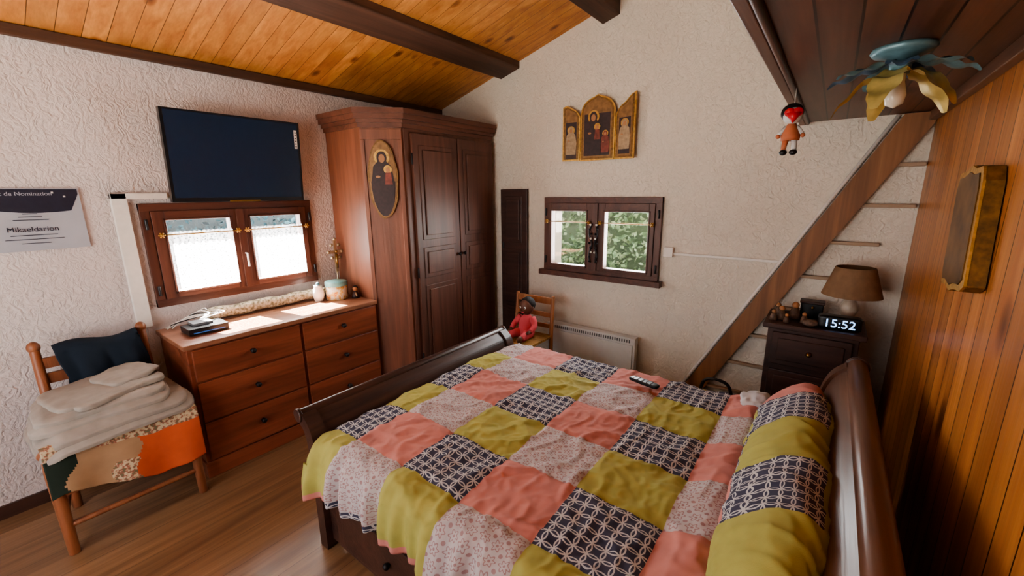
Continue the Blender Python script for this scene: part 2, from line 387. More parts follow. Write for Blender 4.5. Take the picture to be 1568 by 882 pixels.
# certificate
M_cert=flat("certificate_silver",(170,174,184),.35,.1,.08,6);M_certd=flat("certificate_dark",(34,38,54),.35)
b=B("framed_certificate");X=XL+.003
b.box(X,X+.012,-.02,.43,1.34,1.645,M_cert)
arc=[(-.015,1.64),(.425,1.64),(.425,1.615)]+[(.425-.44*k/12,1.60-.075*math.sin(math.pi*(.25+.75*k/12))**.6 if k else 1.61) for k in range(1,12)]+[(-.015,1.50)]
b.prism(arc,0,X+.012,X+.0135,M_certd)
TM=lambda y,z:Matrix(((0,0,1,X+.0142),(1,0,0,y),(0,1,0,z),(0,0,0,1)))
b.text("Certificat de Nomination",.026,TM(.20,1.61),M_cert,.0005)
b.text("Mikaeldarion",.034,TM(.24,1.435),M_certd,.0005)
for k,(z,w) in enumerate(((1.52,.05),(1.505,.08),(1.49,.12),(1.415,.16),(1.395,.2),(1.375,.1))): b.box(X+.0135,X+.0145,.24-w/2,.24+w/2,z,z+.003,M_certd)
for y,z in((.37,1.6),(.33,1.62),(.05,1.57)): b.box(X+.0135,X+.0147,y,y+.008,z,z+.008,M_white)
b.done()
# ---------------------------------------------------------------- dresser
b=B("dresser");y0,y1,xf=.635,1.84,-2.70
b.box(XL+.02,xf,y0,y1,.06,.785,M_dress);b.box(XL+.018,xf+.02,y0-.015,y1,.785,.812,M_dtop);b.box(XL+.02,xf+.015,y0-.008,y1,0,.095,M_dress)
for (a,c) in((y0+.02,1.245),(1.265,y1-.015)):
    for z0,z1 in((.59,.775),(.345,.58),(.105,.335)):
        b.box(xf,xf+.016,a,c,z0,z1,M_dress)
        ky=(a+c)/2;kz=(z0+z1)/2+.01
        b.sph((xf+.036,ky,kz),(.012,.016,.016),M_iron,8);b.tube([(xf+.014,ky,kz),(xf+.034,ky,kz)],[.014,.008],M_iron,8)
b.done(bevel=.004)
# ---------------------------------------------------------------- wardrobe
b=B("wardrobe")
fp=lambda o:[(XL+.005,1.85-o),(-2.74+o*.3,1.85-o),(-2.53+o,2.05-o*.3),(-2.53+o,3.05),(XL+.005,3.05)]
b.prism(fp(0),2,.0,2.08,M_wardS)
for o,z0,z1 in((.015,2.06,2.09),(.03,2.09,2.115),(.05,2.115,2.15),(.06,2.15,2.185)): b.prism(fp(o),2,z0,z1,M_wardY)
b.prism([(XL+.01,1.85),(-2.74,1.85),(-2.53,2.05),(-2.53,3.0),(XL+.01,3.0)],2,2.10,2.19,M_wardY)
xf=-2.53
cm_=Matrix(((.724,0,.690,-2.635),(.690,0,-.724,1.95),(0,1,0,0),(0,0,0,1)))
b.box(-.145,.145,1.98,2.05,0,.008,M_wardS,cm_);b.box(-.145,-.115,.1,1.98,0,.008,M_wardS,cm_);b.box(.115,.145,.1,1.98,0,.008,M_wardS,cm_)
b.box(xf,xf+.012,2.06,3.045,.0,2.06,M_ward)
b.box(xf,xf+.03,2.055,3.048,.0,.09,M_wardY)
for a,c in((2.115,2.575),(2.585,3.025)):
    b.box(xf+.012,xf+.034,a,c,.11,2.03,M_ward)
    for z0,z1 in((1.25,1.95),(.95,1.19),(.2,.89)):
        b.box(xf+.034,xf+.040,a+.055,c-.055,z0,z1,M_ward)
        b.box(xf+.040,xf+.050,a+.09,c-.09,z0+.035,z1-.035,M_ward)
for yy in(2.55,2.61): b.sph((xf+.055,yy,1.1),.014,M_iron,8)
for zz in(.3,1.0,1.85): b.tube([(xf+.03,2.108,zz-.04),(xf+.03,2.108,zz+.04)],.007,M_iron,8)
b.done(bevel=.005)
def figure(b,M,s,robe,child=True):
    def ell(cx,cy,rx,ry,z,m,n=20): b.prism([(cx+rx*math.cos(2*math.pi*k/n),cy+ry*math.sin(2*math.pi*k/n)) for k in range(n)],2,0,z,m,False,M)
    ell(0,.30*s,.13*s,.13*s,.002,M_gold);b.prism([(-.17*s,-.45*s),(.17*s,-.45*s),(.19*s,-.1*s),(.15*s,.15*s),(.06*s,.25*s),(-.06*s,.25*s),(-.15*s,.15*s),(-.19*s,-.1*s)],2,0,.003,robe,False,M)
    ell(0,.29*s,.085*s,.11*s,.0035,robe);ell(0,.28*s,.05*s,.07*s,.0042,M_face)
    if child:
        ell(.09*s,.10*s,.07*s,.07*s,.0038,M_gold);b.prism([(.03*s,-.15*s),(.16*s,-.15*s),(.14*s,.05*s),(.05*s,.05*s)],2,0,.0042,M_robe2,False,M);ell(.09*s,.09*s,.035*s,.045*s,.0048,M_face)
    ell(-.08*s,-.02*s,.04*s,.02*s,.0045,M_face)
b=B("oval_icon");c=Vector((-2.635,1.95,1.70));nrm=Vector((.2,-.21,0)).normalized();tx=Vector((.21,.2,0)).normalized()
Mo=Matrix(((tx.x,0,nrm.x,c.x),(tx.y,0,nrm.y,c.y),(0,1,0,c.z),(0,0,0,1)))
E=lambda rx,ry,j=0:[((rx+j*math.sin(9*a))*math.cos(a),(ry+j*math.cos(7*a))*math.sin(a)) for a in [2*math.pi*k/40 for k in range(40)]]
b.prism(E(.105,.275,.004),2,.010,.026,M_golddk,False,Mo);b.prism(E(.095,.265),2,.026,.028,M_icbg,False,Mo)
b.prism([(.085*math.cos(a),.25*math.sin(a)-.01) for a in [math.pi+math.pi*k/16 for k in range(17)]],2,.028,.0295,M_robe,False,Mo)
figure(b,Mo@Matrix.Translation((0,.03,.0285)),.42,M_robe);b.done()
# triptych
b=B("triptych_icon")
def panel(x0,x1,z0,zt,kind,ang,px):
    w=x1-x0
    def shape(i):
        pts=[(x0+i,z0+i),(x1-i,z0+i)]
        if kind=='c':
            cx=(x0+x1)/2;r=w/2-i;pts+=[(cx+r*math.cos(math.pi*k/14),zt-w/2*.75+r*.8*math.sin(math.pi*k/14)+ (0.012 if k==7 else 0)) for k in range(15)]
        elif kind=='l': pts+=[(x1-i,zt-.09),(x1-.03-i*.5,zt-.045-i*.5),(x1-.08,zt-.015-i),(x0+.03+i*.4,zt-i),(x0+i,zt-.01-i)]
        else: pts+=[(x1-i,zt-i*1.2),(x1-.04,zt-.02-i),(x0+.08,zt-.055-i),(x0+.03+i*.3,zt-.09-i*.4),(x0+i,zt-.14)]
        return pts
    Mp=Matrix.Translation((px,YB-.026,0))@RZ(ang)@Matrix.Translation((-px,0,0))
    b.prism(shape(0),1,-.014,0,M_gold,False,Mp);b.prism(shape(.010),1,-.016,-.013,M_golddk,False,Mp);b.prism(shape(.024),1,-.0175,-.015,M_icbg,False,Mp)
    return Mp@Matrix(((1,0,0,(x0+x1)/2),(0,0,-1,-.0173),(0,1,0,(z0+zt)/2-.02),(0,0,0,1)))
Mf=panel(-1.625,-1.345,1.835,2.285,'c',0,-1.48);b.box(-.105,.105,-.17,.13,0,.001,M_robe,Mf)
figure(b,Mf@Matrix.Translation((-.03,.0,0.001)),.36,M_robe);figure(b,Mf@Matrix.Translation((.07,-.07,0.002)),.18,M_robe2,False)
Mf=panel(-1.775,-1.63,1.84,2.25,'l',6,-1.63);b.box(-.045,.045,-.17,.10,0,.001,M_robe,Mf);figure(b,Mf@Matrix.Translation((0,-.03,0)),.24,M_robe3,False)
Mf=panel(-1.34,-1.185,1.835,2.285,'r',-6,-1.34);b.box(-.045,.045,-.17,.08,0,.001,M_robe,Mf);figure(b,Mf@Matrix.Translation((0,-.03,0)),.24,M_robe3,False)
b.done()
# ---------------------------------------------------------------- icon on right wall
b=B("wall_icon");X=XR-.004
out=[(1.645,1.335),(1.68,1.315),(1.75,1.31),(1.80,1.295),(1.86,1.305),(1.915,1.30),(1.935,1.33),(1.985,1.61),(1.97,1.645),(1.90,1.65),(1.84,1.665),(1.78,1.655),(1.72,1.66),(1.695,1.62)]
b.prism(out,0,X-.036,X,M_golddk)
cx,cz=1.815,1.48
b.prism([(cx+(p[0]-cx)*1.0,cz+(p[1]-cz)*1.0) for p in out],0,X-.042,X-.034,M_gold)
b.prism([(cx+(p[0]-cx)*.86,cz+(p[1]-cz)*.9) for p in out],0,X-.045,X-.041,M_bronze);b.done(bevel=.004)
# ---------------------------------------------------------------- bed
b=B("bed");Y0,Y1=.80,2.20
def sleigh(pts,th,y0,y1,mat):
    P=bez([(x,0,z) for x,z in pts],8);L_=[];R_=[]
    for i,p in enumerate(P):
        t_=(P[min(i+1,len(P)-1)]-P[max(i-1,0)]).normalized();n_=Vector((t_.z,0,-t_.x));L_.append(p+n_*th/2);R_.append(p-n_*th/2)
    poly=[(q.x,q.z) for q in L_]+[(q.x,q.z) for q in reversed(R_)]
    m=len(P);vs=[(x,y0,z) for x,z in poly]+[(x,y1,z) for x,z in poly];n=len(poly)
    b.add(vs,[(i,(i+1)%n,n+(i+1)%n,n+i) for i in range(n)],mat,False)
    b.add(vs,[(i,i+1,n-2-i,n-1-i) for i in range(m-1)]+[(n+i,n+i+1,2*n-2-i,2*n-1-i) for i in range(m-1)],mat)
foot=[(-1.69,.10),(-1.69,.35),(-1.695,.5),(-1.72,.59),(-1.77,.64)]
sleigh(foot,.035,Y0,Y1,M_bed)
for y in((Y0-.03,Y0+.035),(Y1-.035,Y1+.03)): sleigh([(-1.69,.0)]+foot[1:],.06,y[0],y[1],M_bed)
b.tube([(-1.778,Y0-.03,.645),(-1.778,Y1+.03,.645)],.026,M_bed,16)
head=[(.075,.10),(.075,.5),(.08,.68),(.105,.79),(.155,.85)]
sleigh(head,.035,Y0,Y1,M_head)
for y in((Y0-.03,Y0+.035),(Y1-.035,Y1+.03)): sleigh([(.075,.0)]+head[1:],.06,y[0],y[1],M_head)
b.tube([(.170,Y0-.03,.855),(.170,Y1+.03,.855)],.036,M_head,18)
for y in(Y0-.03,Y1+.03):
    for xx,zz,rr in((.170,.855,.044),(-1.778,.645,.032)): b.tube([(xx,y-.008,zz),(xx,y+.008,zz)],rr,M_bed,16)
for ya,yb in((Y0,Y0+.03),(Y1-.03,Y1)):
    b.box(-1.67,.065,ya,yb,.04,.36,M_bed)
for k in range(2):
    a=-1.58+k*.80;b.box(a,a+.76,Y0-.014,Y0+.002,.06,.33,M_bed);b.box(a+.05,a+.71,Y0-.022,Y0-.012,.09,.30,M_bed);b.sph((a+.38,Y0-.035,.2),.014,M_iron,8)
b.box(-1.66,.05,Y0+.03,Y1-.03,.2,.34,M_bed)
b.soft((-.80,1.5,.44),(1.68,1.34,.22),M_sheet,8,8)
b.done(bevel=.004)
# duvet
PX,PY=.293,.273
GX=-1.457;GY=.845
G,N_,L2,C_=M_green,M_navy,M_lilac,M_coral
cells={-1:[G,L2,G,L2,G,C_],0:[N_,C_,N_,C_,N_,C_],1:[G,L2,G,L2,G,L2],2:[N_,C_,N_,C_,N_,C_],3:[G,L2,G,L2,G,L2],4:[L2,C_,N_,C_,N_,C_],5:[G,L2,G,L2,G,L2],-2:[C_,N_,C_,N_,C_,N_],-3:[G,L2,G,L2,G,L2]}
def prof(s):
    top=.605;yn=.80;yf=2.16;r=.09
    if s<yn:
        t=(yn-s);ang=min(t/r,math.pi/2)
        y=yn-r*math.sin(ang)*.75;z=top-r*(1-math.cos(ang));rest=t-r*math.pi/2
        if rest>0: z-=rest;y-=.04*rest
        return y,z
    if s>yf:
        t=(s-yf);ang=min(t/r,math.pi/2);y=yf+r*math.sin(ang)*.7;z=top-r*(1-math.cos(ang));rest=t-r*math.pi/2
        if rest>0: z-=rest
        return y,z
    return s,top
S0,S1=.80-.255,2.16+.34;XA,XB=-1.652,-.12
def duv(u,v):
    x=XA+u*(XB-XA);s=S0+v*(S1-S0);y,z=prof(s)
    w=Vector((x,s,0))
    puff=.012*noise.noise(w*2.6)+.007*noise.noise(Vector((x*5,s*7,3)))
    r1=abs(noise.noise(Vector((x*3.2+s*2.5,s*6-x*4,7.3))));r2=abs(noise.noise(Vector((x*9-s*4,s*5+x*3,1.7))))
    r3=abs(noise.noise(Vector((x*16+s*9,s*14-x*8,4.2))));r4=abs(noise.noise(Vector((x*30-s*11,s*22+x*9,2.2))))
    wr=.011*(1-min(1,r1*5))+.007*(1-min(1,r2*5))+.0045*(1-min(1,r3*4))+.0024*(1-min(1,r4*3))
    cx=((x-GX)/PX)%1;cy=((s-GY)/PY)%1
    seam=.005*max(0,1-min(cx,1-cx)*14)+.005*max(0,1-min(cy,1-cy)*14)
    if z>.55:
        z+=puff+wr*.8-seam+.012*math.sin((s-.8)/1.36*math.pi)
        if x>-.27: z+=.035*math.sin(min(1,(x+.27)/.12)*math.pi/2)
    fold=math.sin(x*46+6*noise.noise(Vector((x*3,0,0))))+.6*math.sin(x*83+1)
    if s<.8:
        k=min(1,(.8-s)/.2);y-=(.018*fold*k+.035*k+.03*noise.noise(Vector((x*3,s*3,5)))*k);z+=.03*k*noise.noise(Vector((x*4,2,2)))+.006*fold*k*(1-k)
        z-=.015*k*math.exp(-((x+1.6)/.25)**2)
    if s>2.16:
        k=min(1,(s-2.16)/.3);y+=.01*fold*k
    if u<.05:
        e=(.05-u)/.05;z-=.04*e*e*(1 if z>.5 else 0)
    if u>.95: z-=.02*((u-.95)/.05)**2
    return (x,y,z)
def cellmat(u,v):
    x=XA+u*(XB-XA);s=S0+v*(S1-S0)
    i=int(math.floor((x-GX)/PX))+1;j=int(math.floor((s-GY)/PY))
    row=cells.get(max(-3,min(5,j)));return row[max(0,min(5,i))]
def duvuv(u,v): return ((XA+u*(XB-XA)-GX)/PX,(S0+v*(S1-S0)-GY)/PY)
b=B("patchwork_duvet");b.grid(230,290,duv,G,duvuv,cellmat);b.done(solid=.02,recalc=False)
def pil(name,cy,ly,seed,cx,cz):
    b=B(name)
    def fn(u,v):
        a=2*math.pi*u;s=(v-.5)*2
        end=(1-abs(s)**6)**.5 if abs(s)<1 else 0
        rx,rz=.138*(.25+.75*end),.085*(.15+.85*end)
        ca,sa=math.cos(a),math.sin(a)
        x=rx*math.copysign(abs(ca)**.8,ca);z=rz*math.copysign(abs(sa)**.8,sa)
        T=.75
        x,z=x*math.cos(T)-z*math.sin(T),x*math.sin(T)+z*math.cos(T)
        y=cy+s*ly/2
        q=Vector((x*6,y*6,z*6+seed));dn=.014*noise.noise(q)+.009*(1-min(1,4*abs(noise.noise(Vector((x*8+y*3,y*9-z*4,seed))))))+.004*(1-min(1,3*abs(noise.noise(Vector((x*20,y*16,z*20))))))
        return (cx+x*(1+dn*6),y,cz+z*(1+dn*7))
    cols=[[G,N_,G,N_,C_],[G,C_,N_,G,N_]]
    def mf(u,v):
        j=min(4,int(v*ly/.265));return cols[0 if u<.36 else 1][j] if u<.8 else G
    b.grid(75,150,fn,M_green,lambda u,v:(u*3.1,v*ly/.265),mf);return b.done(recalc=True)
pil("pillow",1.47,1.26,3,-.025,.715)
b=B("folded_sheet");b.soft((-.175,2.10,.645),(.12,.14,.06),M_sheet,3,12,.02,18,seed=4);b.done()
b=B("remote_control");b.soft((-.66,1.985,.648),(.16,.045,.018),M_dark,6,6,rot=RZ(-12).to_3x3())
for i in range(5):
    for j in range(3):
        p=RZ(-12)@Vector((-.055+i*.025,-.012+j*.012,0));b.sph((-.66+p.x,1.985+p.y,.657),.0035,M_white if i==0 else M_radd,5)
b.done()
# ---------------------------------------------------------------- nightstand + things
b=B("nightstand");a0,a1,c0,c1,h=-.225,.215,2.69,3.02,.87
b.box(a0+.015,a1-.015,c0+.015,c1,.06,h-.03,M_night);b.box(a0-.01,a1+.01,c0-.012,c1+.005,h-.03,h,M_night);b.box(a0,a1,c0,c1,0,.08,M_night)
for z0,z1 in((.63,.82),(.38,.60),(.11,.35)):
    b.box(a0+.04,a1-.04,c0-.002,c0+.02,z0,z1,M_night);b.box(a0+.07,a1-.07,c0-.01,c0+.0,z0+.03,z1-.03,M_night);b.sph((-.005,c0-.025,(z0+z1)/2),.014,M_brass,8)
b.done(bevel=.005)
b=B("digital_clock");b.soft((.105,2.76,.908),(.19,.075,.07),M_dark,8,8)
t=NT("clock_digits");t.b.inputs['Emission Color'].default_value=(.25,.55,1,1);t.b.inputs['Emission Strength'].default_value=3;M_dig=t.m
b.text("15:52",.062,Matrix(((1,0,0,.105),(0,0,1,2.7205),(0,1,0,.886),(0,0,0,1))),M_dig,.0005);b.done()
M_shade=flat("lamp_shade",(128,100,74),.8);M_cer=flat("lamp_ceramic",(170,156,140),.3)
b=B("table_lamp");b.lathe((.14,2.89,.871),[(0,0),(.06,0),(.055,.015),(.02,.03),(.035,.06),(.045,.09),(.03,.13),(.012,.16),(.01,.2),(0,.2)],M_cer)
b.lathe((.14,2.89,1.035),[(.135,0),(.088,.155)],M_shade,28);b.lathe((.14,2.89,1.035),[(.132,0),(.085,.155)],M_shade,28)
b.tube([(.14,2.89,1.06),(.14,2.89,1.1)],.03,M_white);b.done()
M_fig=flat("figurine_clay",(100,78,64),.6,0,.4,80)
b=B("trinket_figurines")
for x,y,s_ in((-.16,2.80,.9),(-.10,2.86,1.1),(-.05,2.78,.7),(-.185,2.90,.8),(-.13,2.74,.6),(-.195,2.76,.7)):
    b.lathe((x,y,.871),[(.0,0),(.028*s_,0),(.024*s_,.03*s_),(.014*s_,.06*s_),(0,.062*s_)],M_fig,12);b.sph((x,y,.87+.072*s_),.017*s_,M_face,8)
b.soft((-.02,2.74,.889),(.07,.05,.034),M_fig,3,6,.006,40);b.done()
b=B("jewelry_box");b.box(-.08,.03,2.93,3.0,.871,.95,M_dark);b.box(-.085,.035,2.925,3.005,.95,.965,M_night);b.sph((-.02,2.925,.93),.008,M_brass,6);b.done(bevel=.004)
b=B("handbag");M_leath=flat("dark_leather",(30,28,34),.35,0,.3)
b.soft((-.44,2.68,.19),(.32,.24,.38),M_leath,3,12,.03,9,seed=2)
b.tube(bez([(-.54,2.68,.32),(-.50,2.66,.45),(-.38,2.66,.45),(-.34,2.68,.32)],8),.010,M_leath,8);b.sph((-.42,2.56,.26),(.03,.01,.02),M_brass,8);b.done()
# ---------------------------------------------------------------- small chair and doll
b=B("child_chair");xa,xb,yb_,yf_=-2.09,-1.735,2.82,2.50
for x in(xa,xb):
    b.tube([(x,yb_,0),(x,yb_,.42),(x,yb_+.03,.77)],[.017,.018,.015],M_chair2,10);b.tube([(x,yf_,0),(x,yf_,.44)],[.017,.02],M_chair2,10)
    for z in(.12,.26): b.tube([(x,yb_,z),(x,yf_,z)],.011,M_chair2,8)
for z in(.12,.28): b.tube([(xa,yf_,z),(xb,yf_,z)],.011,M_chair2,8)
b.tube([(xa,yb_,.2),(xb,yb_,.2)],.011,M_chair2,8)
for z0,z1,yy in((.70,.755,.026),(.59,.63,.017),(.50,.535,.01)):
    b.box(xa,xb,yb_+yy-.009,yb_+yy+.007,z0,z1,M_chair2)
b.box(xa-.01,xb+.01,yf_-.015,yb_+.01,.425,.445,M_straw);b.done(bevel=.003)
b=B("baby_doll");D=Vector((-1.88,2.64,.448));DS=1.12
def P(x,y,z): return (D.x+x*DS,D.y+y*DS,D.z+z*DS)
S=lambda *a:tuple(v*DS for v in a)
b.tube(bez([P(0,.03,.005),P(0,.03,.06),P(0,.035,.12),P(0,.04,.165)],5),[r*DS for r in [.055,.06,.062,.062,.06]+[.058]*5+[.054,.05,.046,.04,.03,.025]],M_pink,14)
b.sph(P(0,.035,.225),S(.052,.055,.06),M_brownskin,14);b.sph(P(0,.05,.24),S(.056,.055,.057),M_hair,12)
for s_ in(-1,1):
    b.sph(P(.02*s_,-.016,.228),.009,M_white,8);b.sph(P(.02*s_,-.023,.228),.005,M_dark,6);b.sph(P(.053*s_,.035,.22),(.008,.01,.014),M_brownskin,8)
    b.tube(bez([P(.05*s_,.035,.15),P(.085*s_,.01,.10),P(.08*s_,-.04,.07)],5),[r*DS for r in [.024]*4+[.021]*4+[.018]*3],M_pink,10)
    b.sph(P(.078*s_,-.052,.066),S(.016,.018,.012),M_brownskin,8)
    for k in range(4): b.tube([P(.078*s_+(k-1.5)*.006,-.062,.066),P(.078*s_+(k-1.5)*.008,-.078,.060)],[.004,.003],M_brownskin,6)
    b.tube(bez([P(.03*s_,.02,.035),P(.055*s_,-.06,.038),P(.06*s_,-.12,.030)],5),[r*DS for r in [.034]*4+[.028]*4+[.022]*3],M_pink,10)
    b.sph(P(.062*s_,-.14,.036),S(.018,.026,.026),M_brownskin,8)
b.sph(P(0,-.022,.212),(.009,.008,.007),M_brownskin,6);b.sph(P(0,-.017,.196),(.016,.007,.005),M_pink,6)
b.done()
# ---------------------------------------------------------------- ornament clown
b=B("hanging_clown_ornament");X,Y=-.165,2.0;M_red=flat("ornament_red",(186,36,46),.3);M_blk=flat("ornament_black",(20,18,22),.5);M_wh=flat("ornament_white",(190,188,186),.5);M_or=flat("ornament_orange",(176,102,70),.7)
Mc=Matrix.Translation((X,Y,1.930))@Matrix.Scale(.90,4)@Matrix.Translation((-X,-Y,-1.955))
def cs(c_,r_,m,n=8): b.sph(c_,r_,m,n,Mc)
b.tube([(X,Y,1.93),(X,Y,2.005)],.0015,M_wh,5,Mc);cs((X,Y-.005,1.895),(.036,.03,.036),M_wh,12);cs((X-.004,Y+.004,1.907),(.042,.03,.038),M_blk,12)
for s_ in(-1,1): cs((X+.014*s_+.004,Y-.032,1.904),(.020,.01,.018),M_red)
b.tube([(X+.004,Y-.034,1.862),(X+.004,Y-.032,1.899)],[.002,.030],M_red,12,Mc)
b.lathe((X,Y,1.795),[(.0,0),(.034,.0),(.036,.02),(.022,.055),(.014,.07),(0,.07)],M_or,14,Mc)
for s_ in(-1,1):
    b.tube([(X+.018*s_,Y,1.85),(X+.042*s_,Y-.01,1.82)],[.010,.008],M_wh,8,Mc);cs((X+.044*s_,Y-.012,1.812),.009,M_or)
    b.tube([(X+.015*s_,Y,1.80),(X+.02*s_,Y-.01,1.755)],[.012,.009],M_wh if s_>0 else M_or,8,Mc);cs((X+.018*s_,Y-.02,1.745),(.015,.02,.012),M_blk)
b.done()
# ---------------------------------------------------------------- flower ceiling lamp
b=B("flower_ceiling_lamp");c=Vector((.10,1.66,1.98));M_turq=flat("petal_turquoise",(100,132,140),.4,.3,.3,25);M_yel=flat("petal_yellow",(190,168,102),.4,.3,.25,25);M_blue=flat("petal_blue",(90,118,148),.4,.3,.3,25)
b.lathe(c,[(0,0),(.068,0),(.072,-.008),(.064,-.018),(.035,-.026),(.024,-.045),(.022,-.07),(0,-.07)],M_turq,28)
def petal(ang,L,W,z0,curl,mat):
    M=Matrix.Translation((c.x,c.y,z0))@RZ(ang)
    def fn(u,v):
        x=.02+u*L;w=W*math.sin(math.pi*min(.97,(u*.86+.1)))**.7*(1+.10*math.sin(u*22));y=(v-.5)*w
        z=curl*u*u*L-.02*u+.25*abs(v-.5)*w+.005*math.sin(u*16)
        return tuple(M@Vector((x,y,z)))
    b.grid(18,8,fn,mat)
for k in range(7): petal(k*51.4+10,.145,.066,1.935,-.10,M_blue if k%2 else M_turq)
for k in range(5): petal(k*72+34,.12,.074,1.915,-.72,M_yel)
M_bulb=flat("bulb_glass",(214,206,190),.08,0,.03)
b.lathe((c.x,c.y,1.91),[(.016,.01),(.016,-.02),(.020,-.035),(.024,-.055),(.020,-.078),(0,-.088)],M_bulb,16);b.done(recalc=False)
# ---------------------------------------------------------------- things on dresser
Z=.813
b=B("cable_box");b.box(-2.99,-2.84,.70,.90,Z+.004,Z+.04,M_dark);b.box(-2.839,-2.837,.72,.88,Z+.012,Z+.018,flat("led_blue",(70,130,220),.3))
for x in(-2.97,-2.86):
    for y in(.72,.88): b.box(x-.01,x+.01,y-.01,y+.01,Z,Z+.006,M_dark)
b.box(-3.0,-2.9,.74,.84,Z+.04,Z+.055,M_radd);b.done(bevel=.004)
b=B("cables");random.seed(3)
for k in range(6):
    pts=[(-3.11+random.uniform(-.02,.02),.66+random.uniform(0,.05),Z+.008),(-3.10,.70+.03*k,Z+.03+.012*k),(-3.06+random.uniform(-.03,.03),.80+random.uniform(0,.1),Z+.06+.005*k),(-3.01,.86+random.uniform(-.05,.1),Z+.07),(-2.97,.80,Z+.062)]
    b.tube(bez(pts,8),.0035,M_white if k%3 else M_dark,6)
b.done()
b=B("draught_excluder_roll");t=NT("roll_fabric");n=t.noise(t.obj(),60,2);M_roll=t.fin(t.ramp(n,[(.35,lin((110,106,84))),(.47,lin((160,150,124))),(.6,lin((196,188,168)))]),.85)
pts=[(-3.11,.86+.86*k/20,Z+.045+.004*math.sin(k)) for k in range(21)]
b.tube(pts,[.025]+[.038+.003*math.sin(k*1.7) for k in range(19)]+[.025],M_roll,14);b.done()
b=B("storage_tin");t=NT("tin_print");n=t.noise(t.obj(),30,2);M_tin=t.fin(t.ramp(n,[(.4,lin((226,220,206))),(.5,lin((222,190,120))),(.6,lin((200,130,70))),(.66,lin((226,220,206)))],True),.4)
b.lathe((-2.99,1.70,Z),[(0,0),(.078,0),(.078,.11),(0,.11)],M_tin,30);b.lathe((-2.99,1.70,Z+.105),[(.081,0),(.081,.028),(.076,.034),(0,.034)],flat("tin_lid",(120,168,166),.4),30);b.done()
b=B("ceramic_pot");b.lathe((-3.03,1.575,Z),[(0,0),(.03,0),(.042,.05),(.036,.09),(.026,.11),(.03,.12),(.0,.12)],M_white,20);b.sph((-3.03,1.575,Z+.13),.014,M_turq,8);b.done()
b=B("standing_crucifix");M_sil=flat("antique_silver",(170,156,130),.35,.7)
cx_,cy_=-3.10,1.785
b.lathe((cx_,cy_,Z),[(0,0),(.04,0),(.036,.02),(.012,.035),(.009,.1),(.014,.12),(.007,.14),(.007,.2),(0,.2)],M_sil,14)
b.box(cx_-.008,cx_+.008,cy_-.010,cy_+.010,Z+.19,Z+.44,M_sil);b.box(cx_-.008,cx_+.008,cy_-.058,cy_+.055,Z+.335,Z+.358,M_sil)
for y,z in((-.058,.347),(.05,.347),(0,.445),(-.03,.30),(.03,.30),(-.03,.40),(.03,.40)): b.sph((cx_,cy_+y,Z+z),.014,M_sil,8)
b.tube([(cx_+.012,cy_,Z+.22),(cx_+.012,cy_,Z+.33)],[.006,.012],M_brass,8);b.sph((cx_+.012,cy_,Z+.35),.011,M_brass,8);b.done()
b=B("porcelain_doll");b.lathe((-2.89,1.795,Z),[(0,0),(.03,0),(.028,.02),(.014,.055),(0,.06)],M_robe,14);b.sph((-2.89,1.795,Z+.072),.018,M_face,10);b.sph((-2.893,1.80,Z+.08),.018,M_hair,10)
for s_ in(-1,1): b.tube([(-2.89+s_*.012,1.79,Z+.045),(-2.87+s_*.02,1.78,Z+.02)],.006,M_robe3,6)
b.done()
# ---------------------------------------------------------------- left chair
b=B("rush_seat_chair");fx,bx_=-2.60,-3.04
FL=[(fx,.065),(fx,.57)];BL=[(bx_,.13),(bx_,.54)]
for x,y in FL: b.tube([(x+.01,y,0),(x,y,.15),(x,y,.42),(x,y,.50)],[.02,.022,.026,.022],M_chair,12);b.sph((x,y,.505),(.033,.033,.025),M_chair,10)
for x,y in BL: b.tube([(x+.04,y,0),(x+.02,y,.42),(x-.03,y,.86)],[.02,.023,.019],M_chair,12);b.sph((x-.033,y,.875),(.025,.025,.03),M_chair,10)
for z in(.14,.30): b.tube([(fx,.065,z),(fx,.57,z)],.014,M_chair,8)
for (x,y),(u,v) in zip(FL,BL):
    for z in(.18,.32): b.tube([(x,y,z),(u+.03,v,z)],.013,M_chair,8)
b.tube([(bx_+.03,.13,.25),(bx_+.03,.54,.25)],.013,M_chair,8)
for z in(.56,.68,.76):
    b.box(bx_-.035,bx_-.015,.13,.54,z,z+.055,M_chair)
b.prism([(fx+.015,.05),(fx+.015,.585),(bx_,.555),(bx_,.115)],2,.435,.475,M_straw);b.done(bevel=.003)
b=B("dark_jacket")
def jf(u,v):
    y=.205+u*.325;s=v*.60
    if s<.26: x,z=bx_-.050,.58+s
    elif s<.33: a=(s-.26)/.07*math.pi;x,z=bx_-.01-.040*math.cos(a),.84+.022*math.sin(a)
    else: x,z=bx_+.03,.84-(s-.33)
    if v>.55: x+=.030*math.sin(u*13+v*5)*(v-.45)+.01*math.sin(u*31)*(v-.5);z+=.03*noise.noise(Vector((u*5,v,0)))
    z+=.012*math.sin(u*7)*(1 if s>.2 else 0)
    return (x,y+.016*math.sin(v*9),z)
b.grid(60,60,jf,M_navyc);b.done(solid=.012,recalc=False)
b=B("seat_cushion");b.soft((-2.80,.325,.505),(.40,.46,.055),M_floral,5,12,.006,10);b.done()
b=B("draped_cloth")
def cf(u,v):
    y=.045+u*.555;s=v*.34
    if s<.10: x,z=-2.66+s,.534
    else:
        k=(s-.10);x,z=-2.555+.012*min(1,k*10),.527-k
    x+=.016*math.sin(u*16)*max(0,v-.35)*1.6;z+=(.035*math.sin(u*5+1)-.03*u)*v+.012*noise.noise(Vector((u*6,v*5,0)))+.008*math.sin(u*16)*v
    return (x,y,z)
def cm(u,v):
    if v<.42: return M_floral
    e=u+.05*math.sin(v*9)
    return M_dkgreen if e<.13 else M_beige if e<.40 else M_floral if e<.55 and v>.7 else M_beige if e<.52 else M_orange
